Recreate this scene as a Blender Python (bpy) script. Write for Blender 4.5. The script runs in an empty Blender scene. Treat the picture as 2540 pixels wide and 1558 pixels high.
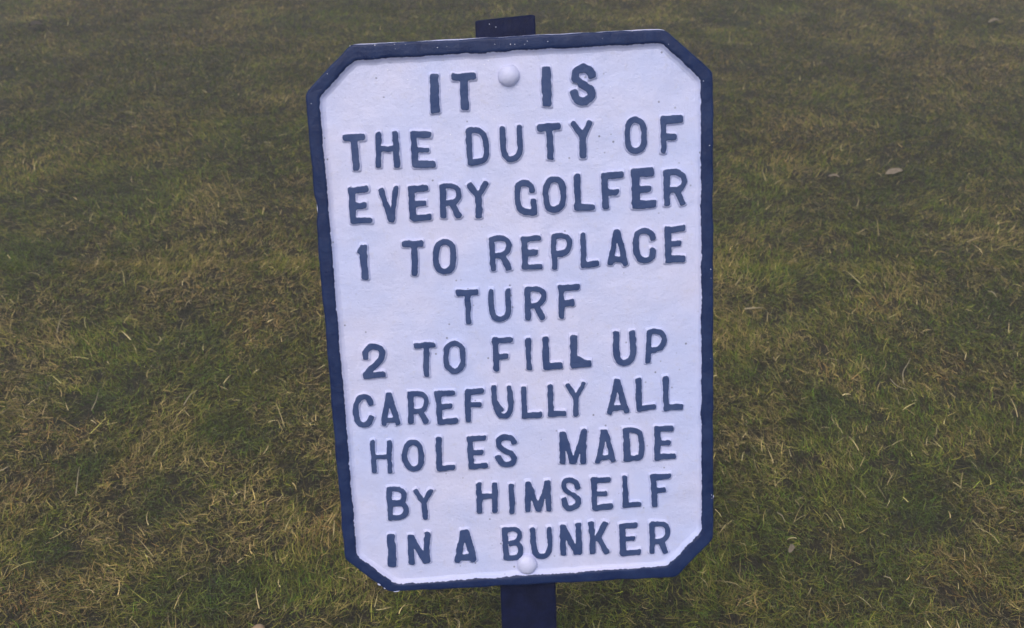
import bpy, math
import numpy as np
from mathutils import Matrix, Vector

rng = np.random.default_rng(7)
sc = bpy.context.scene
COL = sc.collection

# ------------------------------------------------------------------ camera
CAM_H = 1.40
PITCH = math.radians(34.0)
F_PX, CXP, CYP = 2200.0, 1270.0, 779.0
cam_d = bpy.data.cameras.new('camera')
cam_d.sensor_width = 36.0
cam_d.lens = F_PX / 2540.0 * 36.0
cam_d.clip_start = 0.02
cam_d.clip_end = 2000.0
cam_d.dof.use_dof = True
cam_d.dof.focus_distance = 1.10
cam_d.dof.aperture_fstop = 9.5
cam = bpy.data.objects.new('camera', cam_d)
COL.objects.link(cam)
cam.location = (0, 0, CAM_H)
cam.rotation_euler = (math.radians(90) - PITCH, 0, 0)
sc.camera = cam

# ------------------------------------------------------------------ light
SUN_EL, SUN_AZ = math.radians(62), math.radians(200)      # high soft light, a little behind the viewer
w = bpy.data.worlds.new('World')
sc.world = w
w.use_nodes = True
nt = w.node_tree
bg = nt.nodes['Background']
sky = nt.nodes.new('ShaderNodeTexSky')
sky.sky_type = 'NISHITA'
sky.sun_disc = False
sky.sun_elevation = SUN_EL
sky.sun_rotation = SUN_AZ
sky.air_density = 1.0
sky.dust_density = 4.0
sky.ozone_density = 1.0
nt.links.new(sky.outputs[0], bg.inputs['Color'])
bg.inputs['Strength'].default_value = 0.15
sun_d = bpy.data.lights.new('sun', 'SUN')
sun_d.energy = 0.6
sun_d.angle = math.radians(40)
sun_d.color = (1.0, 0.97, 0.94)
sun = bpy.data.objects.new('sun', sun_d)
COL.objects.link(sun)
sdir = Vector((math.sin(SUN_AZ) * math.cos(SUN_EL), math.cos(SUN_AZ) * math.cos(SUN_EL), math.sin(SUN_EL)))
sun.rotation_euler = sdir.to_track_quat('Z', 'Y').to_euler()
sun.location = (0, 0, 10)
vs = sc.view_settings
vs.view_transform = 'Standard'
vs.look = 'None'
vs.gamma = 1.0
vs.use_curve_mapping = False
vs.exposure = 0.22
sc.render.engine = 'CYCLES'
sc.cycles.volume_bounces = 2

# ------------------------------------------------------------------ helpers
def mesh_obj(name, V, F, mat=None, parent=None, smooth=True, attrs=None):
    V = np.asarray(V, np.float32)
    me = bpy.data.meshes.new(name)
    me.from_pydata([tuple(v) for v in V.tolist()], [], [tuple(f) for f in F])
    me.update()
    if smooth:
        me.polygons.foreach_set('use_smooth', np.ones(len(me.polygons), bool))
    for k, a in (attrs or {}).items():
        at = me.attributes.new(k, 'FLOAT', 'POINT')
        at.data.foreach_set('value', np.asarray(a, np.float32))
    if mat:
        me.materials.append(mat)
    o = bpy.data.objects.new(name, me)
    COL.objects.link(o)
    if parent:
        o.parent = parent
    return o

def tag(o, label=None, cat=None, group=None, kind=None):
    for k, v in (('label', label), ('category', cat), ('group', group), ('kind', kind)):
        if v:
            o[k] = v
    return o

def hash2(ix, iy, seed):
    h = (ix.astype(np.int64) * 374761393 + iy.astype(np.int64) * 668265263 + seed * 974634777) & 0xFFFFFFFF
    h = ((h ^ (h >> 13)) * 1274126177) & 0xFFFFFFFF
    h = ((h ^ (h >> 16)) * 2246822519) & 0xFFFFFFFF
    h = h ^ (h >> 13)
    return (h & 0xFFFFFF) / float(0xFFFFFF)

def vnoise(x, y, seed=0):
    x = np.asarray(x, float); y = np.asarray(y, float)
    ix = np.floor(x); iy = np.floor(y)
    fx = x - ix; fy = y - iy
    fx = fx * fx * (3 - 2 * fx); fy = fy * fy * (3 - 2 * fy)
    a = hash2(ix, iy, seed); b = hash2(ix + 1, iy, seed)
    c = hash2(ix, iy + 1, seed); d = hash2(ix + 1, iy + 1, seed)
    return (a * (1 - fx) + b * fx) * (1 - fy) + (c * (1 - fx) + d * fx) * fy

def fbm(x, y, seed=0, oct=3):
    s = 0; amp = 1; tot = 0
    for o in range(oct):
        s = s + amp * vnoise(x * 2 ** o + 17.3 * o, y * 2 ** o - 9.1 * o, seed + o)
        tot += amp; amp *= 0.5
    return s / tot

def new_mat(name):
    m = bpy.data.materials.new(name)
    m.use_nodes = True
    n = m.node_tree.nodes; l = m.node_tree.links
    return m, n, l, n['Principled BSDF']

def noise_node(n, l, vec, scale, detail=3, rough=0.5):
    t = n.new('ShaderNodeTexNoise')
    t.inputs['Scale'].default_value = scale
    t.inputs['Detail'].default_value = detail
    t.inputs['Roughness'].default_value = rough
    l.new(vec, t.inputs['Vector'])
    return t

def maprange(n, l, val, a, b, c=0.0, d=1.0):
    t = n.new('ShaderNodeMapRange')
    t.inputs['From Min'].default_value = a; t.inputs['From Max'].default_value = b
    t.inputs['To Min'].default_value = c; t.inputs['To Max'].default_value = d
    l.new(val, t.inputs['Value'])
    return t.outputs[0]

def mixc(n, l, fac, A, B):
    t = n.new('ShaderNodeMix'); t.data_type = 'RGBA'
    for sock, v in ((t.inputs[0], fac), (t.inputs[6], A), (t.inputs[7], B)):
        if isinstance(v, (tuple, float, int)):
            sock.default_value = v
        else:
            l.new(v, sock)
    return t.outputs[2]

def mathn(n, l, op, a, b):
    t = n.new('ShaderNodeMath'); t.operation = op
    for i, v in enumerate((a, b)):
        if isinstance(v, (float, int)):
            t.inputs[i].default_value = v
        else:
            l.new(v, t.inputs[i])
    return t.outputs[0]

# ------------------------------------------------------------------ ground shape
def ground_z(x, y):
    return (0.030 * (fbm(x * 1.1, y * 1.1, 3, 2) - 0.5) + 0.022 * (fbm(x * 4.5, y * 4.5, 5, 2) - 0.5)
            + 0.010 * (vnoise(x * 16, y * 16, 9) - 0.5))

# ------------------------------------------------------------------ sign pose
CAMW = np.array(cam.matrix_basis if False else Matrix.LocRotScale(cam.location, cam.rotation_euler, None))
rx, ry, rz = 0.19042144, 0.01625488, 0.04671608
RX = np.array([[1, 0, 0], [0, math.cos(rx), -math.sin(rx)], [0, math.sin(rx), math.cos(rx)]])
RY = np.array([[math.cos(ry), 0, math.sin(ry)], [0, 1, 0], [-math.sin(ry), 0, math.cos(ry)]])
RZ = np.array([[math.cos(rz), -math.sin(rz), 0], [math.sin(rz), math.cos(rz), 0], [0, 0, 1]])
R_CP = RX @ RY @ RZ
T_CP = np.array([0.00911684, -0.01430262, -0.95869887])

def plate_uv(px, py, z=0.0):
    """point of the sign's plane (height z over the plate) seen at a photograph pixel, in plate coordinates (metres)"""
    d = np.array([(px - CXP) / F_PX, -(py - CYP) / F_PX, -1.0])
    o = R_CP.T @ (-T_CP); dd = R_CP.T @ d
    t = (z - o[2]) / dd[2]
    p = o + t * dd
    return p[0], p[1]

R_W = CAMW[:3, :3] @ R_CP                    # plate axes in the world
O_W = CAMW[:3, :3] @ T_CP + CAMW[:3, 3]      # plate centre in the world

POST_Z = -0.010
ptl = plate_uv(1177.7, 50, POST_Z); ptr = plate_uv(1327, 34, POST_Z)
pbl = plate_uv(1245, 1558, POST_Z); pbr = plate_uv(1382, 1558, POST_Z)
u_top = (ptl[0] + ptr[0]) / 2; u_bot = (pbl[0] + pbr[0]) / 2
v_bot = pbl[1]; v_top = ptl[1]
dudv = (u_top - u_bot) / (v_top - v_bot)
def post_c(v):
    return u_bot + (v - v_bot) * dudv
v = v_bot
while (O_W + R_W @ np.array([post_c(v), v, POST_Z]))[2] > 0:
    v -= 0.002
V_GROUND = v
BASE_L = np.array([post_c(v), v, POST_Z])
BASE_W = O_W + R_W @ BASE_L
sign = bpy.data.objects.new('golf_sign', None)
COL.objects.link(sign)
M = Matrix([[*R_W[0], BASE_W[0]], [*R_W[1], BASE_W[1]], [*R_W[2], BASE_W[2]], [0, 0, 0, 1]])
sign.matrix_world = M
sign.empty_display_size = 0.1
tag(sign, 'white cast metal golf notice with raised blue capitals and navy border on a post', 'sign')
def loc(V):
    return np.asarray(V, float) - BASE_L

# ------------------------------------------------------------------ sign materials
def painted_bump(n, l, coord, strength=1.0, fine=1.0):
    """thick brush paint over rough cast iron"""
    a = noise_node(n, l, coord, 60, 3)
    b = noise_node(n, l, coord, 260, 4, 0.6)
    c = noise_node(n, l, coord, 900 * fine, 2, 0.6)
    s = mathn(n, l, 'MULTIPLY', a.outputs[0], 1.0)
    s = mathn(n, l, 'ADD', s, mathn(n, l, 'MULTIPLY', b.outputs[0], 0.6))
    s = mathn(n, l, 'ADD', s, mathn(n, l, 'MULTIPLY', c.outputs[0], 0.22))
    mp = n.new('ShaderNodeMapping'); mp.inputs['Scale'].default_value = (1.0, 0.16, 1.0); mp.inputs['Rotation'].default_value = (0, 0, 0.5)
    l.new(coord, mp.inputs['Vector'])
    br = noise_node(n, l, mp.outputs[0], 190, 3, 0.55)
    s = mathn(n, l, 'ADD', s, mathn(n, l, 'MULTIPLY', br.outputs[0], 0.45))
    wv = noise_node(n, l, coord, 17, 2)
    s = mathn(n, l, 'ADD', s, mathn(n, l, 'MULTIPLY', wv.outputs[0], 4.0))
    pv = n.new('ShaderNodeTexVoronoi'); pv.inputs['Scale'].default_value = 160
    l.new(coord, pv.inputs['Vector'])
    s = mathn(n, l, 'SUBTRACT', s, mathn(n, l, 'MULTIPLY', maprange(n, l, pv.outputs['Distance'], 0.06, 0.22, 1, 0), 0.2))
    bp = n.new('ShaderNodeBump')
    bp.inputs['Strength'].default_value = strength
    bp.inputs['Distance'].default_value = 0.0016
    l.new(s, bp.inputs['Height'])
    return bp.outputs[0]

def white_color(n, l, coord):
    a = noise_node(n, l, coord, 9, 4, 0.6)
    c = mixc(n, l, maprange(n, l, a.outputs[0], 0.35, 0.65), (0.53, 0.575, 0.82, 1), (0.61, 0.61, 0.79, 1))
    b = noise_node(n, l, coord, 120, 4, 0.7)
    c = mixc(n, l, maprange(n, l, b.outputs[0], 0.56, 0.76, 0, 0.30), c, (0.50, 0.47, 0.50, 1))
    v = n.new('ShaderNodeTexVoronoi'); v.inputs['Scale'].default_value = 75
    l.new(coord, v.inputs['Vector'])
    spk = maprange(n, l, v.outputs['Distance'], 0.05, 0.11, 1, 0)
    g = noise_node(n, l, coord, 33, 2)
    spk = mathn(n, l, 'MULTIPLY', spk, maprange(n, l, g.outputs[0], 0.50, 0.58))
    c = mixc(n, l, mathn(n, l, 'MULTIPLY', spk, 0.8), c, (0.12, 0.13, 0.17, 1))
    return c

def dark_color(n, l, coord, A, B):
    a = noise_node(n, l, coord, 45, 4, 0.65)
    return mixc(n, l, maprange(n, l, a.outputs[0], 0.35, 0.65), A, B)

def two_tone(name, A, B, thr, wob, rough, blur=0.12, bump=0.55):
    m, n, l, p = new_mat(name)
    tc = n.new('ShaderNodeTexCoord'); co = tc.outputs['Object']
    at = n.new('ShaderNodeAttribute'); at.attribute_name = 'edge'
    n1 = noise_node(n, l, co, 330, 3, 0.6)
    n2 = noise_node(n, l, co, 75, 2, 0.5)
    e = mathn(n, l, 'ADD', at.outputs['Fac'], mathn(n, l, 'MULTIPLY', mathn(n, l, 'SUBTRACT', n1.outputs[0], 0.5), wob * 1.7))
    e = mathn(n, l, 'ADD', e, mathn(n, l, 'MULTIPLY', mathn(n, l, 'SUBTRACT', n2.outputs[0], 0.5), wob * 1.3))
    f = maprange(n, l, e, thr - blur, thr + blur, 0, 1)      # 0 = dark paint, 1 = white paint
    c = mixc(n, l, f, dark_color(n, l, co, A, B), white_color(n, l, co))
    l.new(c, p.inputs['Base Color'])
    l.new(maprange(n, l, f, 0, 1, rough, 0.42), p.inputs['Roughness'])
    l.new(painted_bump(n, l, co, bump), p.inputs['Normal'])
    p.inputs['Specular IOR Level'].default_value = 0.25
    return m

m_plate, n, l, p = new_mat('white_paint')
co = n.new('ShaderNodeTexCoord').outputs['Object']
l.new(white_color(n, l, co), p.inputs['Base Color'])
p.inputs['Roughness'].default_value = 0.42
l.new(painted_bump(n, l, co, 0.6), p.inputs['Normal'])
m_letter = two_tone('letter_paint', (0.028, 0.055, 0.155, 1), (0.050, 0.080, 0.185, 1), 0.15, 0.75, 0.5)  # shared dark paint, lightened by lens glare put into the colour
m_frame = two_tone('frame_paint', (0.003, 0.014, 0.068, 1), (0.012, 0.028, 0.095, 1), 0.0, 1.5, 0.38, 0.2)
m_post, n, l, p = new_mat('post_paint')
co = n.new('ShaderNodeTexCoord').outputs['Object']
l.new(dark_color(n, l, co, (0.001, 0.003, 0.022, 1), (0.004, 0.009, 0.045, 1)), p.inputs['Base Color'])  # dark paint shared with letters and border, here without the painted-in lens glare
p.inputs['Roughness'].default_value = 0.6
p.inputs['Specular IOR Level'].default_value = 0.15
l.new(painted_bump(n, l, co, 0.8), p.inputs['Normal'])
m_dew, n, l, p = new_mat('dew')
p.inputs['Base Color'].default_value = (0.95, 0.95, 1, 1)  # near-white opaque base puts the sparkle into the colour
p.inputs['Roughness'].default_value = 0.08

# ------------------------------------------------------------------ plate and frame
H_FR = 0.0055
outer_px = [(867, 111), (1650, 71.5), (1770, 178), (1770, 1339), (1679, 1432.6), (963, 1469.5), (854, 1386.5), (756.5, 233)]
inner_px = [(879.7, 149), (1641.8, 106.4), (1738, 197), (1740.5, 1319), (1655, 1405), (979, 1450), (885.5, 1378), (791.5, 243)]
OUT = np.array([plate_uv(*q, H_FR) for q in outer_px])
INN = np.array([plate_uv(*q, H_FR * 0.9) for q in inner_px])

def ring(poly, seg=0.002, counts=None, corner=0.006):
    """closed polyline resampled evenly, corners softened"""
    n_ = len(poly); pts = []
    cnt = counts or [max(4, int(np.linalg.norm(poly[(i + 1) % n_] - poly[i]) / seg)) for i in range(n_)]
    for i in range(n_):
        a, b = poly[i], poly[(i + 1) % n_]
        t = np.arange(cnt[i]) / cnt[i]
        pts.append(a + (b - a) * t[:, None])
    P = np.concatenate(pts)
    for _ in range(6):
        P = 0.5 * P + 0.25 * (np.roll(P, 1, 0) + np.roll(P, -1, 0))
    return P, cnt

PO, CNT = ring(OUT)
PI, _ = ring(INN, counts=CNT)
NS = len(PO)
ang = np.arange(NS) * 0.002
dirv = PI - PO
wid = np.linalg.norm(dirv, axis=1); dirn = dirv / wid[:, None]
wobo = (fbm(ang * 45, ang * 0, 21, 3) - 0.5) * 0.0022
wobi = (fbm(ang * 60, ang * 0 + 3, 22, 3) - 0.5) * 0.0020
nick = plate_uv(788, 512)
wobo += 0.0022 * np.exp(-((PO[:, 0] - nick[0]) ** 2 + (PO[:, 1] - nick[1]) ** 2) / 0.010 ** 2)
Vr, Er = [], []
prof = []   # (distance from the outer edge in mm or from the inner edge, z, edge attribute)
rows = []
def row(base, off, z, e):
    if base == 'o':
        P2 = PO + dirn * (off + wobo)[:, None] if not np.isscalar(off) else PO + dirn * (wobo + off)[:, None]
    else:
        P2 = PI + dirn * (wobi + off)[:, None]
    rows.append((P2, z, e))
row('o', 0.0004, -0.006, -3.0)
row('o', 0.0000, 0.0010, -3.0)
row('o', 0.0001, H_FR - 0.0016, -3.0)
row('o', 0.0007, H_FR - 0.0006, -3.0)
row('o', 0.0018, H_FR - 0.0001, -3.0)
row('o', 0.0032, H_FR, -3.0)
row('i', -0.0040, H_FR, -3.0)
row('i', -0.0022, H_FR - 0.0001, -2.0)
row('i', -0.0010, H_FR - 0.0005, -1.0)
row('i', 0.0000, H_FR - 0.0013, 0.0)
row('i', 0.0008, H_FR - 0.0026, 1.0)
row('i', 0.0018, 0.0014, 2.0)
row('i', 0.0032, 0.0004, 3.0)
row('i', 0.0052, 0.00002, 4.0)
row('i', 0.0070, -0.0010, 5.0)
V = []; E = []
for P2, z, e in rows:
    zz = z + (0.0005 * (vnoise(P2[:, 0] * 120, P2[:, 1] * 120, 31) - 0.5) if z > 0.003 else 0)
    V.append(np.column_stack([P2, np.zeros(NS) + zz])); E.append(np.full(NS, e))
V = np.concatenate(V); E = np.concatenate(E)
F = []
for r in range(len(rows) - 1):
    for i in range(NS):
        j = (i + 1) % NS
        F.append((r * NS + i, r * NS + j, (r + 1) * NS + j, (r + 1) * NS + i))
frame = mesh_obj('border', loc(V), [f[::-1] for f in F], m_frame, sign, attrs={'edge': E})

# plate slab; an added white strip behind it draws the border's top edge highlight
def slab(P, z0, z1, inset=0.0):
    n_ = len(P)
    V = np.concatenate([np.column_stack([P, np.full(n_, z0)]), np.column_stack([P, np.full(n_, z1)])])
    F = [tuple(range(n_))[::-1], tuple(range(n_, 2 * n_))]
    for i in range(n_):
        j = (i + 1) % n_
        F.append((i, j, n_ + j, n_ + i))
    return V, F
# front face (carries the lettering)
PF = PO + dirn * 0.0022
V, F = slab(PF, -0.0062, 0.0)
plate = mesh_obj('plate', loc(V), F, m_plate, sign, smooth=False)
# added white strip at the back, wider along the top, painted as edge highlight
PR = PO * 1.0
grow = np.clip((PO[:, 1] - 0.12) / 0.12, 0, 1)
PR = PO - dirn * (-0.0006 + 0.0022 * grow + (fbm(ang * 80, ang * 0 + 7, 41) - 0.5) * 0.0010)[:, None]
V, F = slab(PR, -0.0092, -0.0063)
edge_highlight = mesh_obj('edge_highlight', loc(V), F, m_plate, sign, smooth=False)

# ------------------------------------------------------------------ post
def post_mesh():
    vs_ = [V_GROUND - 0.16] + list(np.linspace(V_GROUND, v_top, 60))
    hw0 = (pbr[0] - pbl[0]) / 2; hw1 = (ptr[0] - ptl[0]) / 2
    prof = []
    r = 0.0025; D = 0.014
    loop = []
    for cx_, cy_, a0 in ((1, 0, 0), (1, 1, 90), (-1, 1, 180), (-1, 0, 270)):
        pass
    V = []; 
    def sect(vv, scale=1.0):
        hw = hw0 + (hw1 - hw0) * (vv - v_bot) / (v_top - v_bot)
        hw *= scale
        c = post_c(vv)
        out = []
        corners = [(hw - r, -r, 0, 90), (-(hw - r), -r, 90, 180), (-(hw - r), -D + r, 180, 270), (hw - r, -D + r, 270, 360)]
        for (x, z, a0, a1) in corners:
            for a in np.linspace(a0, a1, 4):
                out.append((c + x + r * math.cos(math.radians(a)), z + r * math.sin(math.radians(a))))
        return out
    skew = (ptr[1] - ptl[1]) / (ptr[0] - ptl[0])
    for k, vv in enumerate(vs_):
        s = sect(vv)
        wob = 0.0008 * (vnoise(np.array([vv * 30]), np.array([0.3]), 55)[0] - 0.5)
        for (x, z) in s:
            top = max(0, (vv - (v_top - 0.05)) / 0.05)
            V.append((x + wob, vv + top * skew * (x - post_c(vv)), POST_Z + z))
    m = len(s)
    # rounded top
    for ins, up in ((0.0012, 0.0010), (0.003, 0.0016)):
        c = post_c(v_top)
        for (x, z) in s:
            x2 = c + (x - c) * (1 - ins / 0.03); z2 = -D / 2 + (z + D / 2) * (1 - ins / (D / 2))
            V.append((x2, v_top + up + skew * (x2 - c), POST_Z + z2))
    R_ = len(vs_) + 2
    F = []
    for k in range(R_ - 1):
        for i in range(m):
            j = (i + 1) % m
            F.append((k * m + i, k * m + j, (k + 1) * m + j, (k + 1) * m + i))
    F.append(tuple((R_ - 1) * m + i for i in range(m)))
    return V, [f[::-1] if False else f for f in F]
V, F = post_mesh()
mesh_obj('post', loc(V), F, m_post, sign)

# ------------------------------------------------------------------ lettering
CROP = {1: (740, 0, 540 / 1700), 2: (1240, 0, 540 / 1700), 3: (740, 440, 540 / 1700), 4: (1240, 440, 540 / 1700),
        5: (800, 840, 500 / 2099), 6: (1260, 840, 520 / 2183), 7: (800, 1160, 500 / 1898), 8: (1260, 1160, 520 / 1974)}
# survey of the lettering: strokes measured on eight close views; l straight, s curved, o closed; last number = stroke width
L = """
1 I l 1058,578 1068,887 68
1 T l 1190,602 1388,592 56 / l 1290,600 1300,862 62
2 I l 360,518 365,834 70
2 S s 724,612 705,560 655,532 602,556 592,612 625,650 672,674 708,705 712,752 655,790 598,768 574,700 62
1 T l 347,1078 525,1068 50 / l 440,1075 453,1332 54
1 H l 622,1032 628,1312 42 / l 752,1026 772,1310 46 / l 625,1166 760,1164 42
1 E l 898,1025 915,1308 48 / l 876,1052 1040,1050 50 / l 905,1172 1020,1170 40 / l 900,1290 1068,1278 54
1 D l 1328,1002 1342,1292 42 / s 1325,1022 1395,1018 1448,1050 1466,1130 1466,1210 1440,1252 1345,1272 44
2 U s 18,986 22,1080 28,1170 50,1223 92,1243 138,1220 160,1165 155,1080 150,976 44
2 T l 292,998 475,984 54 / l 385,990 393,1252 50
2 Y l 566,955 648,1075 48 / l 706,940 650,1075 46 / l 648,1065 650,1240 52
2 O o 1062,935 1105,955 1125,1000 1128,1080 1125,1130 1100,1168 1060,1182 1020,1165 1000,1120 996,1040 1002,985 1025,948 44
2 F l 1278,912 1275,1202 42 / l 1258,938 1430,928 58 / l 1280,1068 1380,1065 52
3 E l 412,88 432,362 50 / l 388,108 550,88 50 / l 415,222 537,218 52 / l 425,340 578,335 48
3 V l 638,80 728,335 46 / l 762,66 732,348 42
3 E l 878,75 895,342 50 / l 856,92 1015,80 50 / l 890,206 1000,200 46 / l 888,325 1043,312 54
3 R l 1124,52 1137,322 46 / s 1120,68 1190,68 1238,90 1254,130 1238,172 1200,196 1130,203 42 / l 1205,205 1260,315 46
3 Y l 1326,42 1402,150 42 / l 1470,30 1405,150 42 / l 1402,140 1412,320 52
4 G s 256,122 248,68 215,46 160,50 138,95 136,180 150,238 190,268 262,274 46 / l 266,296 260,165 46
4 O o 428,18 472,38 492,90 493,180 475,228 430,254 382,235 362,190 360,95 382,38 46
4 L l 603,-24 608,258 50 / l 585,235 743,230 50
4 F l 820,-32 828,246 50 / l 798,-14 970,-18 50 / l 830,122 932,118 50
4 E l 1056,-58 1060,242 62 / l 1024,-36 1202,-42 68 / l 1060,95 1180,92 52 / l 1030,214 1220,208 60
4 R l 1300,-58 1305,230 46 / s 1295,-38 1370,-45 1425,-18 1440,25 1425,68 1385,93 1310,98 44 / l 1385,100 1432,217 50
3 1 l 508,530 518,800 54 / l 474,592 496,545 34
3 T l 808,527 975,515 48 / l 900,520 908,770 44
3 O o 1145,508 1190,528 1208,575 1208,670 1190,715 1145,738 1100,720 1080,670 1080,580 1098,528 46
3 R l 1508,470 1522,734 44 / s 1505,485 1570,478 1625,492 1643,535 1630,580 1590,608 1520,614 42 / l 1595,615 1650,728 46
4 E l 188,462 200,722 44 / l 166,490 320,470 42 / l 195,590 292,586 50 / l 180,705 332,698 44
4 P l 418,442 425,720 42 / s 400,468 470,458 525,472 547,520 525,576 480,598 420,600 42
4 L l 645,434 655,702 44 / l 632,687 780,672 46
4 A l 908,414 862,692 42 / l 916,414 985,692 42 / l 875,645 970,641 50
4 C s 1200,492 1180,440 1125,418 1080,437 1062,490 1065,580 1092,635 1140,650 1185,625 1198,550 46
4 E l 1310,382 1318,670 48 / l 1290,412 1448,396 46 / l 1310,522 1415,516 46 / l 1295,642 1452,636 54
3 T l 1228,905 1405,893 48 / l 1320,900 1330,1147 44
3 U s 1507,872 1510,980 1518,1060 1540,1098 1580,1110 1620,1093 1640,1050 1642,960 1636,866 42
4 R l 213,855 220,1118 46 / s 200,875 270,872 320,887 340,930 320,980 280,1003 215,1010 42 / l 285,1010 340,1112 46
4 F l 478,845 482,1106 44 / l 456,868 625,856 52 / l 480,988 582,976 52
5 2 s 452,222 446,150 480,95 535,82 598,105 620,160 600,225 545,285 490,335 455,385 66 / l 424,392 654,376 68
5 T l 950,78 1175,70 60 / l 1080,75 1082,397 60
5 O o 1378,48 1435,72 1462,130 1464,230 1445,300 1378,342 1315,312 1290,250 1290,150 1312,80 56
5 F l 1796,-10 1810,352 58 / l 1763,24 1978,12 62 / l 1795,192 1938,186 62
4 I l 218,1255 226,1507 44
4 L l 352,1243 365,1502 52 / l 340,1480 490,1468 54
4 L l 578,1230 582,1488 52 / l 558,1466 715,1452 58 / l 600,1405 690,1455 40
4 U s 907,1206 908,1310 914,1395 937,1438 974,1450 1010,1436 1038,1390 1040,1300 1032,1196 50
4 P l 1166,1196 1155,1454 42 / s 1148,1212 1220,1205 1270,1225 1285,1275 1265,1322 1220,1346 1165,1350 42
5 C s 512,706 482,632 430,610 377,640 348,710 350,800 377,870 430,898 490,870 516,805 60
5 A l 682,570 630,915 56 / l 684,570 792,906 58 / l 655,856 770,848 54
5 R l 908,556 922,897 58 / s 890,582 970,577 1048,592 1078,650 1055,730 1000,756 920,762 54 / l 1020,765 1082,892 60
5 E l 1197,550 1220,892 60 / l 1168,580 1378,565 58 / l 1210,717 1348,708 58 / l 1200,868 1410,852 60
5 F l 1507,532 1520,872 58 / l 1480,564 1685,550 58 / l 1520,692 1658,690 58
5 U s 1780,486 1786,620 1802,720 1840,790 1890,810 1943,780 1962,700 1957,600 1942,488 56 / l 1810,660 1880,760 34
6 L l 167,497 172,832 56 / l 146,805 355,797 62
6 L l 440,478 450,822 56 / l 423,792 612,780 60
6 Y l 613,464 708,625 48 / l 790,454 708,625 48 / l 708,610 712,810 56
6 A l 1138,428 1060,788 54 / l 1140,428 1238,778 56 / l 1085,724 1215,718 56
6 L l 1358,412 1368,768 62 / l 1340,742 1540,712 58
6 L l 1644,392 1652,748 60 / l 1624,724 1825,713 66
5 H l 518,1058 538,1407 50 / l 695,1058 708,1407 50 / l 530,1230 700,1228 46
5 O o 945,1082 1000,1110 1022,1180 1025,1262 1000,1335 945,1362 890,1335 858,1265 855,1190 880,1115 58
5 L l 1212,1028 1212,1382 58 / l 1184,1350 1382,1343 60
5 E l 1530,1020 1548,1364 58 / l 1501,1048 1705,1032 56 / l 1545,1192 1675,1185 54 / l 1525,1338 1728,1322 58
5 S s 2000,1100 1970,1042 1900,1024 1847,1050 1832,1105 1870,1150 1930,1180 1983,1220 1988,1278 1940,1310 1872,1300 1816,1220 60
6 M l 570,968 570,1312 62 / l 790,942 785,1312 62 / l 575,990 680,1305 52 / l 795,960 685,1305 52
6 A l 1002,950 930,1303 58 / l 1008,950 1102,1292 58 / l 950,1242 1090,1236 54
6 D l 1228,928 1238,1287 64 / s 1212,958 1310,955 1370,985 1392,1080 1390,1180 1360,1238 1230,1257 60
6 E l 1553,918 1560,1274 62 / l 1525,948 1720,945 62 / l 1570,1094 1698,1090 56 / l 1532,1242 1747,1226 66
7 B l 627,188 640,497 50 / s 610,208 700,205 755,230 768,280 742,328 640,344 48 / s 650,344 750,347 783,390 778,440 740,468 630,475 50
7 Y l 868,208 955,335 46 / l 1027,206 958,335 46 / l 958,325 970,494 52
7 H l 1475,142 1480,434 50 / l 1618,140 1625,432 52 / l 1480,277 1620,268 56
7 I l 1780,153 1785,440 52
8 M l 183,128 190,424 50 / l 372,120 390,414 50 / l 190,145 292,412 50 / l 372,132 292,412 50
8 S s 664,210 640,142 590,118 537,132 525,180 560,230 620,265 660,305 650,360 590,388 543,368 520,285 50
8 E l 810,92 815,403 52 / l 783,124 965,118 50 / l 815,250 935,245 48 / l 795,380 985,362 54
8 L l 1100,75 1110,382 50 / l 1086,360 1255,345 48
8 F l 1370,65 1385,375 54 / l 1345,98 1533,80 56 / l 1385,222 1490,212 56
7 I l 648,630 655,940 74
7 N l 830,630 835,914 56 / l 985,605 985,907 58 / l 830,645 978,900 58
7 A l 1328,586 1264,898 60 / l 1342,586 1428,886 64 / l 1275,848 1420,842 58
7 B l 1718,566 1730,870 54 / s 1705,592 1800,584 1848,610 1855,650 1830,698 1760,718 48 / s 1760,718 1838,722 1868,770 1850,828 1800,848 1730,852 50
8 U s 237,570 240,680 252,780 277,828 320,840 365,820 390,760 388,660 383,556 50
8 N l 516,538 525,830 54 / l 662,518 672,825 52 / l 516,560 658,820 58
8 K l 790,512 800,818 54 / l 928,512 830,695 56 / l 845,640 938,815 54
8 E l 1075,528 1085,832 56 / l 1048,556 1222,540 56 / l 1080,677 1200,670 48 / l 1070,812 1252,795 56
8 R l 1355,512 1358,814 50 / s 1340,534 1420,528 1483,545 1503,600 1483,660 1440,688 1360,694 50 / l 1440,695 1498,808 54
"""
H_LET = 0.0032
def catmull(P, closed):
    P = np.array(P, float); out = []
    n_ = len(P)
    rngi = range(n_ if closed else n_ - 1)
    for i in rngi:
        if closed:
            p0, p1, p2, p3 = P[(i - 1) % n_], P[i], P[(i + 1) % n_], P[(i + 2) % n_]
        else:
            p1, p2 = P[i], P[i + 1]
            p0 = P[i - 1] if i > 0 else 2 * p1 - p2
            p3 = P[i + 2] if i + 2 < n_ else 2 * p2 - p1
        for t in np.linspace(0, 1, 6)[:-1]:
            out.append(0.5 * ((2 * p1) + (-p0 + p2) * t + (2 * p0 - 5 * p1 + 4 * p2 - p3) * t * t + (-p0 + 3 * p1 - 3 * p2 + p3) * t ** 3))
    out.append(P[0] if closed else P[-1])
    return np.array(out)

def smin(a, b, k):
    h = np.clip(0.5 + 0.5 * (b - a) / k, 0, 1)
    return b * (1 - h) + a * h - k * h * (1 - h)

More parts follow.
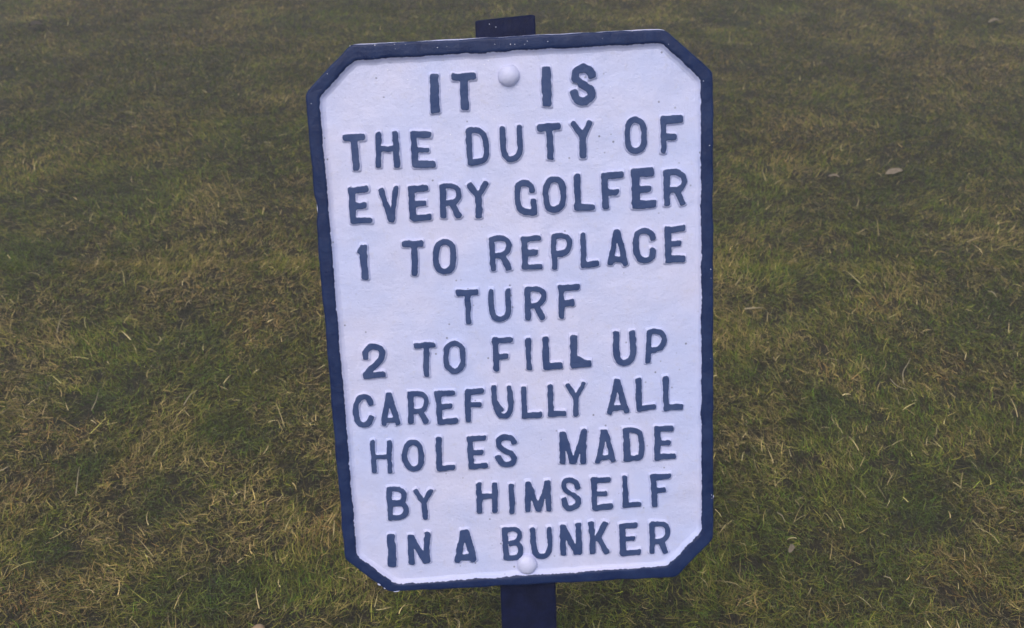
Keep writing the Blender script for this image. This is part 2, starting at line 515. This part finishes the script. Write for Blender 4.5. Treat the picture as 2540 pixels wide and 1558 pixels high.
def stroke_sdf(X, Y, P, r, ends):
    d = np.full(X.shape, 9.0)
    for a, b in zip(P[:-1], P[1:]):
        ab = b - a; L2 = ab @ ab
        t = np.clip(((X - a[0]) * ab[0] + (Y - a[1]) * ab[1]) / max(L2, 1e-12), 0, 1)
        d = np.minimum(d, np.hypot(X - a[0] - t * ab[0], Y - a[1] - t * ab[1]))
    d = d - r
    if ends:
        for e, q in ((P[0], P[1]), (P[-1], P[-2])):
            dr = (e - q) / np.linalg.norm(e - q)
            pl = (X - e[0]) * dr[0] + (Y - e[1]) * dr[1]
            near = np.hypot(X - e[0], Y - e[1]) < (2.6 if len(P) < 4 else 1.5) * r
            d = np.where(near, -smin(-d, -pl, 0.0030), d)
    return d

STEP = 0.0006
def make_letter(idx, line):
    head, rest = line.split(' ', 1)
    ch, rest = rest.split(' ', 1)
    x0, y0, s = CROP[int(head)]
    strokes = []
    for part in rest.split('/'):
        tk = part.split()
        pts = [np.array(t.split(','), float) for t in tk[1:-1]]
        uv = [np.array(plate_uv(x0 + q[0] * s, y0 + q[1] * s, H_LET)) for q in pts]
        c = pts[0]
        a = np.array(plate_uv(x0 + c[0] * s, y0 + c[1] * s)); b = np.array(plate_uv(x0 + (c[0] + 10) * s, y0 + c[1] * s))
        r = float(tk[-1]) * np.linalg.norm(b - a) / 10 / 2
        if tk[0] != 'l':
            uv = catmull(uv, tk[0] == 'o')
        strokes.append((np.array(uv), r, tk[0] != 'o'))
    allp = np.concatenate([q[0] for q in strokes])
    mg = 0.0035 + max(q[1] for q in strokes)
    lo = allp.min(0) - mg; hi = allp.max(0) + mg
    nx, ny = ((hi - lo) / STEP).astype(int) + 1
    X, Y = np.meshgrid(lo[0] + np.arange(nx) * STEP, lo[1] + np.arange(ny) * STEP)
    XN = X + 0.0011 * (vnoise(X * 210, Y * 210, 100 + idx) - 0.5) + 0.0013 * (vnoise(X * 60, Y * 60, 300 + idx) - 0.5)
    YN = Y + 0.0011 * (vnoise(X * 210, Y * 210, 500 + idx) - 0.5) + 0.0013 * (vnoise(X * 60, Y * 60, 700 + idx) - 0.5)
    d = None
    for P, r, ends in strokes:
        e = stroke_sdf(XN, YN, P, r, ends)
        d = e if d is None else smin(d, e, 0.0016)
    mm = d * 1000
    t = np.clip((mm + 0.5) / 2.7, 0, 1)
    h = H_LET * (1 - t) ** 1.5 * (1 + 1.5 * t) - 0.0002
    h = np.where(mm < 0, h + 0.0001 * (vnoise(X * 300, Y * 300, idx) - 0.5), h)
    h = np.where(mm > 2.15, -0.0006, h)
    keep = mm < 2.9
    cell = keep[:-1, :-1] & keep[1:, :-1] & keep[:-1, 1:] & keep[1:, 1:]
    ids = np.arange(nx * ny).reshape(ny, nx)
    quads = np.stack([ids[:-1, :-1][cell], ids[:-1, 1:][cell], ids[1:, 1:][cell], ids[1:, :-1][cell]], 1)
    used = np.unique(quads); rem = np.full(nx * ny, -1); rem[used] = np.arange(len(used))
    V = np.column_stack([X.ravel(), Y.ravel(), h.ravel()])[used]
    return mesh_obj('numeral' if ch in '12' else 'letter', loc(V), rem[quads].tolist(), m_letter, sign, attrs={'edge': mm.ravel()[used]})

for i, ln in enumerate([q for q in L.strip().split('\n') if q.strip()]):
    make_letter(i, ln)

# ------------------------------------------------------------------ bolt heads
def dome(px, py, rpx, hgt, seed):
    c = np.array(plate_uv(px, py, hgt * 0.4)); e = np.array(plate_uv(px + rpx, py, hgt * 0.4)); r = np.linalg.norm(e - c)
    V = [(c[0], c[1], hgt)]; F = []
    NR, NA = 12, 40
    for k in range(1, NR + 1):
        a = k / NR * math.pi / 2 * 1.0
        for j in range(NA):
            t = 2 * math.pi * j / NA
            rr = r * math.sin(a) * (1 + 0.03 * math.sin(2 * t + seed) + 0.02 * math.sin(5 * t + 2 * seed))
            z = hgt * math.cos(a) ** 0.9 if k < NR else 0
            V.append((c[0] + rr * math.cos(t), c[1] + rr * math.sin(t), z))
    for j in range(NA):     # paint fillet at the foot
        t = 2 * math.pi * j / NA
        V.append((c[0] + r * 1.14 * math.cos(t), c[1] + r * 1.14 * math.sin(t), -0.0005))
    for j in range(NA):
        F.append((0, 1 + j, 1 + (j + 1) % NA))
    for k in range(NR):
        for j in range(NA):
            j2 = (j + 1) % NA
            F.append((1 + k * NA + j, 1 + (k + 1) * NA + j, 1 + (k + 1) * NA + j2, 1 + k * NA + j2))
    return mesh_obj('bolt_head', loc(V), F, m_plate, sign)
dome(1262, 187, 27, 0.0085, 1)['label'] = 'upper white painted domed bolt head between the words of the first line'
dome(1307, 1402, 26, 0.0085, 4)['label'] = 'lower white painted domed bolt head under the last line of letters'

# ------------------------------------------------------------------ flakes of white paint left on the border's lower left corner
def chip(px, py, a, b, rot, z, name='paint_chip'):
    c = np.array(plate_uv(px, py, z))
    V = []; N = 11
    for zz in (z - 0.0012, z + 0.0004):
        for j in range(N):
            t = 2 * math.pi * j / N
            k = 0.75 + 0.5 * rng.random()
            x, y = a * k * math.cos(t), b * k * math.sin(t)
            V.append((c[0] + x * math.cos(rot) - y * math.sin(rot), c[1] + x * math.sin(rot) + y * math.cos(rot), zz))
    F = [tuple(range(N))[::-1], tuple(range(N, 2 * N))] + [(j, (j + 1) % N, N + (j + 1) % N, N + j) for j in range(N)]
    return mesh_obj(name, loc(V), F, m_plate, sign, smooth=False)
chip(941, 1450, .0020, .0009, -.6, H_FR - .0004)
chip(954, 1459, .0012, .0006, -.5, H_FR - .0004)
chip(984, 1466.5, .0036, .0006, .05, H_FR - .0008)
chip(1768, 1231, .0010, .0024, .1, H_FR - .0012)

# ------------------------------------------------------------------ dew drops on the upper part of the sign, sparkle painted white
V = []; F = []
spots = [(1029, 222, 0), (1115, 223, 0), (1118, 221, 0), (1032, 234, 0), (909, 248, 0), (895, 300, 0), (1011, 198, 0), (1211, 151, 0), (1201, 160, 0),
         (1320, 154, 0), (1324, 228, 0), (1260, 278, 0), (1324, 296, 0), (1226, 295, 0), (1237, 262, 0), (1170, 289, 0), (1117, 334, 0), (1430, 134, 0),
         (1085, 118, 1), (1108, 116, 1), (868, 114, 1), (930, 112, 1), (980, 121, 1), (812, 183, 1), (772, 257, 1), (1568, 77, 1), (1495, 96, 1),
         (1359, 103, 1), (1308, 102, 1), (1214, 60, 2), (1230, 67, 2), (1658, 110, 1), (1745, 201, 1), (1760, 361, 1), (1763, 668, 1), (1764, 690, 1), (1763, 890, 1),
         (1765, 1228, 1), (1766, 1236, 1)]
for _ in range(40):
    spots.append((800 + 900 * rng.random(), 120 + 260 * rng.random() ** 1.5, 0) if rng.random() < .8 else (900 + 700 * rng.random(), 110 - 40 * 0, 1))
for (px, py, kind) in spots:
    z = (0.0, H_FR, POST_Z)[kind]
    c = plate_uv(px, py, z)
    if kind == 0 and (c[1] > OUT[:, 1].max() - 0.02 or c[0] < OUT[:, 0].min() + 0.02):
        continue
    r = 0.00025 + 0.00035 * rng.random() ** 2
    b = len(V)
    V.append((c[0], c[1], z + r))
    for rr, hh in ((0.7, 0.7), (1.0, 0.2), (1.0, -0.5)):
        for j in range(7):
            t = j / 7 * 2 * math.pi
            V.append((c[0] + r * rr * math.cos(t), c[1] + r * rr * math.sin(t), z + r * hh))
    for j in range(7):
        F.append((b, b + 1 + j, b + 1 + (j + 1) % 7))
        for k in range(2):
            F.append((b + 1 + k * 7 + j, b + 1 + (k + 1) * 7 + j, b + 1 + (k + 1) * 7 + (j + 1) % 7, b + 1 + k * 7 + (j + 1) % 7))
tag(mesh_obj('dew_drops', loc(V), F, m_dew, sign), kind='stuff')

# ------------------------------------------------------------------ ground sheet
def ground_ray(px, py):
    d = CAMW[:3, :3] @ np.array([(px - CXP) / F_PX, -(py - CYP) / F_PX, -1.0])
    t = -CAM_H / d[2]
    return d[0] * t, d[1] * t

m_ground, n, l, p = new_mat('turf_thatch')
pos = n.new('ShaderNodeNewGeometry').outputs['Position']
a = noise_node(n, l, pos, 5, 4, 0.6); b = noise_node(n, l, pos, 120, 4, 0.7)
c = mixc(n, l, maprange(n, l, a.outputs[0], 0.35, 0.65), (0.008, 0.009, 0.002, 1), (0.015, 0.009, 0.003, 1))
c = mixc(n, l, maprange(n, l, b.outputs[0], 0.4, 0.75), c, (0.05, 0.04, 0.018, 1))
l.new(c, p.inputs['Base Color'])
p.inputs['Roughness'].default_value = 0.9
bp = n.new('ShaderNodeBump'); bp.inputs['Strength'].default_value = 0.8; bp.inputs['Distance'].default_value = 0.01
l.new(b.outputs[0], bp.inputs['Height']); l.new(bp.outputs[0], p.inputs['Normal'])
xs = np.concatenate([[-600, -200, -60, -25, -12], np.linspace(-7, 7, 241), [12, 25, 60, 200, 600]])
ys = np.concatenate([[-600, -200, -60, -15, -4], np.linspace(-1, 11, 241), [14, 22, 40, 90, 220, 700]])
X, Y = np.meshgrid(xs, ys)
Z = ground_z(X, Y)
Vg = np.column_stack([X.ravel(), Y.ravel(), Z.ravel()])
ids = np.arange(X.size).reshape(X.shape)
Fg = np.stack([ids[:-1, :-1].ravel(), ids[:-1, 1:].ravel(), ids[1:, 1:].ravel(), ids[1:, :-1].ravel()], 1).tolist()
tag(mesh_obj('ground', Vg, Fg, m_ground), kind='structure')

# ------------------------------------------------------------------ turf: every blade is geometry
def blade_batch(x, y, length, width, azim, tilt, bend, col, K, z0=None, curl=None):
    """K segments per blade; returns verts, quads, tris, colours"""
    n_ = len(x)
    z = ground_z(x, y) if z0 is None else z0
    pos = np.stack([x, y, z], 1)
    side = np.stack([-np.sin(azim), np.cos(azim), np.zeros(n_)], 1)
    tw = rng.normal(0, 0.5, n_)
    rows_ = []
    cur = pos.copy()
    az = azim.copy()
    for k in range(K + 1):
        th = tilt + bend * k / K
        f = k / K
        wk = width * (1 - f ** 2.2) * 0.5
        side = np.stack([-np.sin(az) * np.cos(tw), np.cos(az) * np.cos(tw), np.sin(tw) * 0.8], 1)
        if k < K:
            rows_ += [cur - side * wk[:, None], cur + side * wk[:, None]]
        else:
            rows_ += [cur]
        st = length / K
        cur = cur + np.stack([np.sin(th) * np.cos(az), np.sin(th) * np.sin(az), np.cos(th)], 1) * st[:, None]
        if curl is not None:
            az = az + curl / K
    nv = 2 * K + 1
    V = np.stack(rows_, 1).reshape(-1, 3)
    b = (np.arange(n_) * nv)[:, None]
    quads = [b + np.array([[2 * k, 2 * k + 1, 2 * k + 3, 2 * k + 2]]) for k in range(K - 1)]
    quads = np.concatenate(quads, 1).reshape(-1, 4) if K > 1 else np.zeros((0, 4), int)
    tris = b + np.array([[2 * K - 2, 2 * K - 1, 2 * K]])
    C = np.repeat(col, nv, 0)
    return V, quads, tris, C

def lerp(A, B, t):
    return A + (B - A) * t[:, None]

# larger patches of colour seen in the turf, plus vignette darkening painted lower right, as (px, py, radius m, kind, weight)
PATCH = [(230, 30, .45, 'b', .8), (500, 95, .35, 'b', .6), (640, 810, .16, 'b', .9), (350, 350, .30, 'b', .5), (130, 430, .3, 'b', .4),
         (60, 1240, .12, 'b', .9), (80, 1480, .12, 'b', 1.0), (280, 1215, .08, 'b', .8), (300, 1370, .10, 'b', .7), (150, 1080, .12, 'b', .7),
         (520, 740, .16, 'b', .5), (820, 1330, .12, 'b', .9), (2330, 930, .16, 'b', .8), (2420, 1500, .16, 'b', 1.0), (2180, 780, .16, 'b', .7),
         (2400, 1110, .12, 'b', .7), (2080, 950, .15, 'b', .6), (1960, 350, .3, 'b', .5), (2400, 150, .4, 'b', .6), (2250, 30, .4, 'b', .5),
         (2500, 1300, .12, 'b', .6), (2090, 1320, .10, 'b', .5), (1850, 1480, .1, 'b', .5), (2040, 1500, .1, 'b', .6), (700, 620, .2, 'b', .3),
         (260, 1000, .12, 'd', 1.), (530, 840, .1, 'd', .7), (200, 1190, .11, 'd', .9), (130, 1380, .1, 'd', .9), (560, 1490, .10, 'd', 1.),
         (380, 1280, .11, 'd', .8), (530, 930, .09, 'd', .7), (560, 1090, .1, 'd', .7), (330, 480, .2, 'd', .6), (450, 230, .3, 'd', .4),
         (2200, 920, .14, 'd', .9), (2050, 1040, .14, 'd', 1.), (2170, 1200, .13, 'd', .7), (2300, 1290, .13, 'd', .9), (1920, 1300, .08, 'd', .8),
         (2450, 780, .15, 'd', .7), (2200, 450, .25, 'd', .5), (1850, 500, .2, 'd', .5), (2450, 1170, .1, 'd', .8), (2200, 1470, .1, 'd', .7),
         (400, 1490, .1, 'd', .6), (700, 1480, .08, 'd', .5), (40, 640, .2, 'd', .7), (1850, 940, .1, 'd', .6), (620, 1130, .07, 'd', .8), (2300, 1350, .5, 'd', .3), (2400, 1000, .5, 'd', .25)]  # last two, broad: lower right vignette darkening put into the blade colour
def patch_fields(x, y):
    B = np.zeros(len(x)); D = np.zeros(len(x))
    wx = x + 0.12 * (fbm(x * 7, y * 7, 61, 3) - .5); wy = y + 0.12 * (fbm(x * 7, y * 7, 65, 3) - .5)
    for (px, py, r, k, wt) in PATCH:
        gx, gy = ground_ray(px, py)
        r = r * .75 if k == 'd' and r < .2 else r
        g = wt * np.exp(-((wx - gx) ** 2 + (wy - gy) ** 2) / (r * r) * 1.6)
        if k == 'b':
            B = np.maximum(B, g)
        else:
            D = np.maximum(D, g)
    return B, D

GREEN_D = np.array([0.028, 0.060, 0.010]); GREEN = np.array([0.070, 0.116, 0.010]); OLIVE = np.array([0.140, 0.138, 0.018])
TAN = np.array([0.285, 0.205, 0.082]); STRAW = np.array([0.42, 0.34, 0.17]); RUST = np.array([0.21, 0.082, 0.018])

def colours(x, y, kind):
    n_ = len(x)
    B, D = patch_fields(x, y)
    dry = 0.5 + 0.7 * (fbm(x * 3.2, y * 3.2, 71, 4) - .5) + 0.62 * (fbm(x * 20, y * 20, 75, 3) - .5)
    dry = np.clip((dry - 0.36) / 0.38, 0, 1)
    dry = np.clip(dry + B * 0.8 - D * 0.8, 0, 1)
    rnd = rng.random(n_)
    if kind == 'green':
        c = lerp(GREEN[None], OLIVE[None], np.clip(dry * 0.9 + rng.normal(0, .25, n_), 0, 1))
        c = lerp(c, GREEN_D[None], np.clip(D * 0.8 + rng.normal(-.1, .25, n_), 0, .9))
        dead = rng.random(n_) < dry * 0.3
        c = np.where(dead[:, None], lerp(TAN[None], OLIVE[None], rnd), c)
    elif kind == 'thatch':
        c = lerp(OLIVE[None] * .8, TAN[None], np.clip(dry * .9 - .08 + rng.normal(0, .3, n_), 0, 1))
        rusty = np.clip(B * 0.7 + 0.25 * dry, 0, 1) * (rng.random(n_) < .6)
        c = lerp(c, RUST[None], rusty * rng.random(n_))
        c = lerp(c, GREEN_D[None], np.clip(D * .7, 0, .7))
    else:
        c = lerp(TAN[None], STRAW[None], rnd)
        g = rng.random(n_) < .35
        c = np.where(g[:, None], lerp(OLIVE[None] * 1.3, STRAW[None] * .8, rnd), c)
    calm = np.clip(2.2 / np.hypot(y, CAM_H), .35, 1)      # only the nearest sward has strong blade-to-blade contrast
    return 1.20 * c * np.exp(rng.normal(0, 0.42, n_) * calm)[:, None] * np.exp(calm * (fbm(x * 26, y * 26, 111, 3) - .5))[:, None], dry, D, B

DV, DQ, DT, DC = [], [], [], []
voff = 0
def put(res):
    global voff
    V, Q, T, C = res
    DV.append(V); DQ.append(Q + voff); DT.append(T + voff); DC.append(C)
    voff += len(V)

def scatter(dens_near, kind, K, ymin, ymax, power=1.45):
    """points over the strip of turf in front of the viewer, thinning out with distance"""
    out = []
    y = ymin
    while y < ymax:
        dy = 0.1
        dist = math.hypot(y, CAM_H)
        half = 0.60 * dist + 0.35
        dn = dens_near * (1.75 / dist) ** power
        n_ = int(dn * dy * 2 * half)
        out.append(np.stack([rng.uniform(-half, half, n_), rng.uniform(y, y + dy, n_)], 1))
        y += dy
    P = np.concatenate(out)
    return P[:, 0], P[:, 1]

def flow(x, y):
    return 2 * math.pi * 1.3 * fbm(x * 2.6, y * 2.6, 81, 2) + 0.6

def sow(kind, dens, K, ymin, ymax, power=1.45):
    x, y = scatter(dens, kind, K, ymin, ymax, power)
    n_ = len(x)
    dist = np.hypot(y, CAM_H)
    fat = (dist / 1.75) ** 0.62
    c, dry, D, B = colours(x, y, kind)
    # thin out where the turf opens into dark hollows
    hole = fbm(x * 22, y * 22, 91, 2)
    keep = (hole > 0.31) | (rng.random(n_) < .28)
    z = ground_z(x, y)
    lenf = 0.75 + 0.5 * fbm(x * 5, y * 5, 95, 2)
    if kind == 'green':
        ln = rng.uniform(0.012, 0.031, n_) * lenf; wd = rng.uniform(0.0005, 0.0012, n_) * fat
        az = np.where(rng.random(n_) < .55, flow(x, y) + rng.normal(0, .7, n_), rng.uniform(0, 6.283, n_))
        tilt = np.abs(rng.normal(0.65, 0.35, n_)); bend = rng.uniform(0.2, 1.2, n_); curl = rng.normal(0, .5, n_)
    elif kind == 'thatch':
        ln = rng.uniform(0.011, 0.034, n_) * lenf; wd = rng.uniform(0.0005, 0.0013, n_) * fat
        az = np.where(rng.random(n_) < .6, flow(x, y) + rng.normal(0, .8, n_), rng.uniform(0, 6.283, n_))
        tilt = rng.uniform(.95, 1.5, n_); bend = rng.uniform(-.5, .45, n_); curl = rng.normal(0, .7, n_)
        z = z + rng.uniform(0.0, 0.013, n_)
    else:
        ln = rng.uniform(0.014, 0.042, n_) * np.where(rng.random(n_) < .15, 1.5, 1.0); wd = rng.uniform(0.0008, 0.0018, n_) * fat ** .8
        az = np.where(rng.random(n_) < .5, flow(x, y) + rng.normal(0, .9, n_), rng.uniform(0, 6.283, n_))
        tilt = rng.uniform(.4, 1.4, n_); bend = rng.uniform(-.1, .9, n_); curl = rng.normal(0, .8, n_)
        z = z + rng.uniform(0.004, 0.016, n_)
    k = keep
    put(blade_batch(x[k], y[k], ln[k], wd[k], az[k], tilt[k], bend[k], c[k], K, z[k], curl[k]))

sow('thatch', 32000, 3, 0.75, 2.3)
sow('green', 34000, 3, 0.75, 2.3)
sow('pale', 700, 4, 0.75, 3.2)
sow('thatch', 30000, 2, 2.3, 7.4)
sow('green', 33000, 2, 2.3, 7.4)
sow('pale', 500, 3, 3.2, 7.4)

V = np.concatenate(DV).astype(np.float32); Q = np.concatenate(DQ).astype(np.int32); T = np.concatenate(DT).astype(np.int32)
C = np.concatenate(DC).astype(np.float32)
import sys; print('turf tris', len(Q) * 2 + len(T), file=sys.stderr)
me = bpy.data.meshes.new('grass')
me.vertices.add(len(V)); me.vertices.foreach_set('co', V.ravel())
nl = Q.size + T.size
me.loops.add(nl); me.loops.foreach_set('vertex_index', np.concatenate([Q.ravel(), T.ravel()]))
npol = len(Q) + len(T)
me.polygons.add(npol)
ls = np.concatenate([np.arange(len(Q)) * 4, Q.size + np.arange(len(T)) * 3]).astype(np.int32)
me.polygons.foreach_set('loop_start', ls)
me.update(calc_edges=True)
me.polygons.foreach_set('use_smooth', np.ones(npol, bool))
at = me.attributes.new('tint', 'FLOAT_COLOR', 'POINT')
at.data.foreach_set('color', np.concatenate([C, np.ones((len(C), 1), np.float32)], 1).ravel())
m_grass, n, l, p = new_mat('grass_blade')
a = n.new('ShaderNodeAttribute'); a.attribute_name = 'tint'
l.new(a.outputs['Color'], p.inputs['Base Color'])
p.inputs['Roughness'].default_value = 0.55
p.inputs['Specular IOR Level'].default_value = 0.15
p.inputs['Sheen Weight'].default_value = 0.3
p.inputs['Sheen Tint'].default_value = (1, .95, .85, 1)
p.inputs['Sheen Roughness'].default_value = 0.4
me.materials.append(m_grass)
grass = bpy.data.objects.new('grass', me)
COL.objects.link(grass)
tag(grass, 'short matted turf of green and dry straw-coloured grass around the sign', 'grass', kind='stuff')

# ------------------------------------------------------------------ small things lying in the turf
def simple_mat(name, A, B, scale=60, rough=0.7):
    m, n, l, p = new_mat(name)
    co = n.new('ShaderNodeTexCoord').outputs['Object']
    t = noise_node(n, l, co, scale, 4, 0.6)
    l.new(mixc(n, l, maprange(n, l, t.outputs[0], 0.3, 0.7), (*A, 1), (*B, 1)), p.inputs['Base Color'])
    p.inputs['Roughness'].default_value = rough
    bp = n.new('ShaderNodeBump'); bp.inputs['Strength'].default_value = .5; bp.inputs['Distance'].default_value = .002
    l.new(t.outputs[0], bp.inputs['Height']); l.new(bp.outputs[0], p.inputs['Normal'])
    return m
m_pebble = simple_mat('pebble_stone', (0.30, 0.19, 0.10), (0.42, 0.29, 0.17), 90)
m_leaf_pale = simple_mat('pale_dead_leaf', (0.22, 0.18, 0.12), (0.34, 0.28, 0.20), 80)
m_leaf_dark = simple_mat('dark_dead_leaf', (0.020, 0.016, 0.010), (0.050, 0.035, 0.020), 80)
m_leaf_brown = simple_mat('brown_dead_leaf', (0.13, 0.075, 0.04), (0.22, 0.14, 0.08), 80)
m_leaf_dull = simple_mat('dull_dead_leaf', (0.15, 0.115, 0.07), (0.25, 0.20, 0.14), 80)
m_straw = simple_mat('straw_stem', (0.28, 0.23, 0.13), (0.40, 0.33, 0.20), 120)

gx, gy = ground_ray(639, 1560)
V = []; F = []
NA, NR = 20, 12
R0 = 0.0125
for k in range(NR + 1):
    a = math.pi * k / NR
    for j in range(NA):
        t = 2 * math.pi * j / NA
        rr = R0 * (1 + 0.05 * math.sin(2 * t + 1) + 0.03 * math.cos(3 * t + a * 2))
        V.append((rr * math.sin(a) * math.cos(t), rr * math.sin(a) * math.sin(t), R0 * 0.8 * math.cos(a)))
for k in range(NR):
    for j in range(NA):
        F.append((k * NA + j, (k + 1) * NA + j, (k + 1) * NA + (j + 1) % NA, k * NA + (j + 1) % NA))
o = mesh_obj('pebble', V, F, m_pebble)
# nearer than the ground hit, since its top stands in the grass
o.location = (gx * 0.985, gy * 0.985, float(ground_z(np.array([gx]), np.array([gy]))[0]) + 0.018)
tag(o, 'small smooth round tan pebble nestled in the grass at the bottom edge', 'pebble')

def leaf(px, py, length, width, rot, mat, name, label, cat, group=None, lift=0.02, cup=0.5, arch=0.35):
    x, y = ground_ray(px, py)
    NL, NW = 12, 6
    V = []; F = []
    ph = rng.random() * 6
    for i in range(NL + 1):
        s = i / NL
        w2 = width / 2 * (math.sin(math.pi * min(1, s * .96 + .02)) ** 0.7)
        for j in range(NW + 1):
            t = (j / NW - .5) * 2
            xx = (s - .5) * length; yy = t * w2 * (1 + .12 * math.sin(9 * s + ph))
            zz = cup * abs(t) ** 1.6 * w2 + arch * length * (0.25 - (s - .5) ** 2) + 0.06 * width * math.sin(7 * s + 3 * t + ph)
            V.append((xx, yy, zz))
    n_ = len(V)
    V += [(a, b, c - 0.0006) for a, b, c in V]
    for i in range(NL):
        for j in range(NW):
            q = (i * (NW + 1) + j, (i + 1) * (NW + 1) + j, (i + 1) * (NW + 1) + j + 1, i * (NW + 1) + j + 1)
            F.append(q); F.append(tuple(n_ + k for k in q[::-1]))
    edge = [i * (NW + 1) for i in range(NL + 1)] + [NL * (NW + 1) + j for j in range(1, NW + 1)] + [i * (NW + 1) + NW for i in range(NL - 1, -1, -1)] + [j for j in range(NW - 1, 0, -1)]
    for a, b in zip(edge, edge[1:] + edge[:1]):
        F.append((a, b, n_ + b, n_ + a)[::-1])
    o = mesh_obj(name, V, F, mat)
    k = 1 - lift / CAM_H
    o.location = (x * k, y * k, float(ground_z(np.array([x]), np.array([y]))[0]) + lift)
    o.rotation_euler = (rng.normal(0, .15), rng.normal(0, .12), rot)
    return tag(o, label, cat, group)

leaf(2217, 430, .070, .028, .25, m_leaf_dull, 'fallen_leaf', 'large pale curled dead leaf on the grass at upper right', 'leaf', lift=.016, cup=.3)
leaf(2069, 437, .040, .018, -.2, m_leaf_dull, 'fallen_leaf', 'small pale leaf fragment left of the large curled leaf', 'leaf', lift=.02)
leaf(90, 67, .075, .05, -.1, m_leaf_dark, 'fallen_leaf', 'almost black dead leaf in the grass near the top left corner', 'leaf', lift=.026)
leaf(2468, 52, .08, .03, .2, m_leaf_dull, 'fallen_leaf', 'dull brown leaf far off near the top right corner', 'leaf', lift=.022)
leaf(1962, 1362, .024, .011, 1.0, m_leaf_dull, 'fallen_leaf', 'small pale triangular leaf low on the right, near the sign corner', 'leaf', lift=.024)

def stem(pts, rad, name, label, cat='straw'):
    """a bent dry stalk: smooth tube through pixels of the turf, lying just above the grass"""
    P = []
    for (px, py, lift) in pts:
        x, y = ground_ray(px, py); k = 1 - lift / CAM_H
        P.append((x * k, y * k, float(ground_z(np.array([x]), np.array([y]))[0]) + lift))
    P = np.array(P); base = P[0].copy()
    # smooth
    out = []
    n_ = len(P)
    for i in range(n_ - 1):
        p1, p2 = P[i], P[i + 1]
        p0 = P[i - 1] if i > 0 else 2 * p1 - p2
        p3 = P[i + 2] if i + 2 < n_ else 2 * p2 - p1
        for t in np.linspace(0, 1, 7)[:-1]:
            out.append(0.5 * ((2 * p1) + (-p0 + p2) * t + (2 * p0 - 5 * p1 + 4 * p2 - p3) * t * t + (-p0 + 3 * p1 - 3 * p2 + p3) * t ** 3))
    out.append(P[-1]); S = np.array(out) - base
    V = []; F = []; m = 6
    for i, q in enumerate(S):
        d = S[min(i + 1, len(S) - 1)] - S[max(i - 1, 0)]; d = d / np.linalg.norm(d)
        a = np.cross(d, [0, 0, 1]); a /= max(np.linalg.norm(a), 1e-6); b = np.cross(a, d)
        r = rad * (1 - .7 * (i / (len(S) - 1)) ** 2)
        for j in range(m):
            t = 2 * math.pi * j / m
            V.append(q + r * (a * math.cos(t) + b * math.sin(t)))
    for i in range(len(S) - 1):
        for j in range(m):
            F.append((i * m + j, i * m + (j + 1) % m, (i + 1) * m + (j + 1) % m, (i + 1) * m + j))
    F.append(tuple(range(m))[::-1]); F.append(tuple((len(S) - 1) * m + j for j in range(m)))
    o = mesh_obj(name, V, F, m_straw)
    o.location = base
    return tag(o, label, cat)

stem([(143, 832, .016), (150, 806, .026), (164, 786, .026)], .0010, 'dry_stalk', 'short pale dry stalk standing in the grass at middle left')
stem([(1846, 770, .02), (1868, 769, .022), (1892, 768, .02)], .0022, 'dry_stalk', 'thick pale stalk lying flat in the grass just right of the sign')
stem([(228, 1022, .014), (240, 1000, .03), (246, 972, .04)], .0011, 'dry_stalk', 'upright pale grass stalk above the dark green clump at left')
stem([(458, 1015, .02), (474, 990, .026), (492, 975, .026)], .0013, 'dry_stalk', 'slanting brown stalk in the grass between dark clump and sign')
stem([(190, 1235, .014), (197, 1180, .028), (200, 1165, .032)], .0009, 'dry_stalk', 'thin upright pale stalk in the dark grass at lower left')
stem([(0, 1176, .02), (12, 1172, .024), (28, 1164, .024)], .0014, 'dry_stalk', 'pale stalk cut by the left edge of the picture')
stem([(2240, 958, .012), (2238, 930, .03), (2252, 905, .036), (2256, 895, .034)], .0011, 'dry_stalk', 'forked looking upright pale stalk in the dark grass right of the sign')
stem([(2206, 948, .016), (2224, 965, .024), (2252, 972, .026)], .0010, 'dry_stalk', 'curved pale stalk beside the foot of the upright one')
stem([(2190, 1436, .018), (2205, 1441, .024), (2212, 1452, .018)], .0011, 'dry_stalk', 'pale crooked stalk in the grass at lower right')
stem([(1928, 1270, .018), (1940, 1278, .026), (1948, 1294, .018)], .0012, 'dry_stalk', 'curved pale stalk over a dark hollow right of the sign')
stem([(2448, 728, .02), (2462, 733, .026), (2472, 745, .02)], .0014, 'dry_stalk', 'pale hooked stalk near the right edge at mid height')


# ------------------------------------------------------------------ added volume standing in for lens glare over the far turf
V = [(x, y, z) for x in (-650, 650) for y in (-650, 750) for z in (-1.3, 2.0)]
F = [(0, 1, 3, 2), (4, 6, 7, 5), (0, 4, 5, 1), (2, 3, 7, 6), (0, 2, 6, 4), (1, 5, 7, 3)]
m_glare = bpy.data.materials.new('glare_volume'); m_glare.use_nodes = True
nn = m_glare.node_tree.nodes
nn.remove(nn['Principled BSDF'])
v = nn.new('ShaderNodeVolumePrincipled')
v.inputs['Density'].default_value = 0.016
v.inputs['Color'].default_value = (0.99, 0.975, 0.92, 1)
m_glare.node_tree.links.new(v.outputs[0], nn['Material Output'].inputs['Volume'])
tag(mesh_obj('glare_haze', V, F, m_glare, smooth=False), kind='stuff')
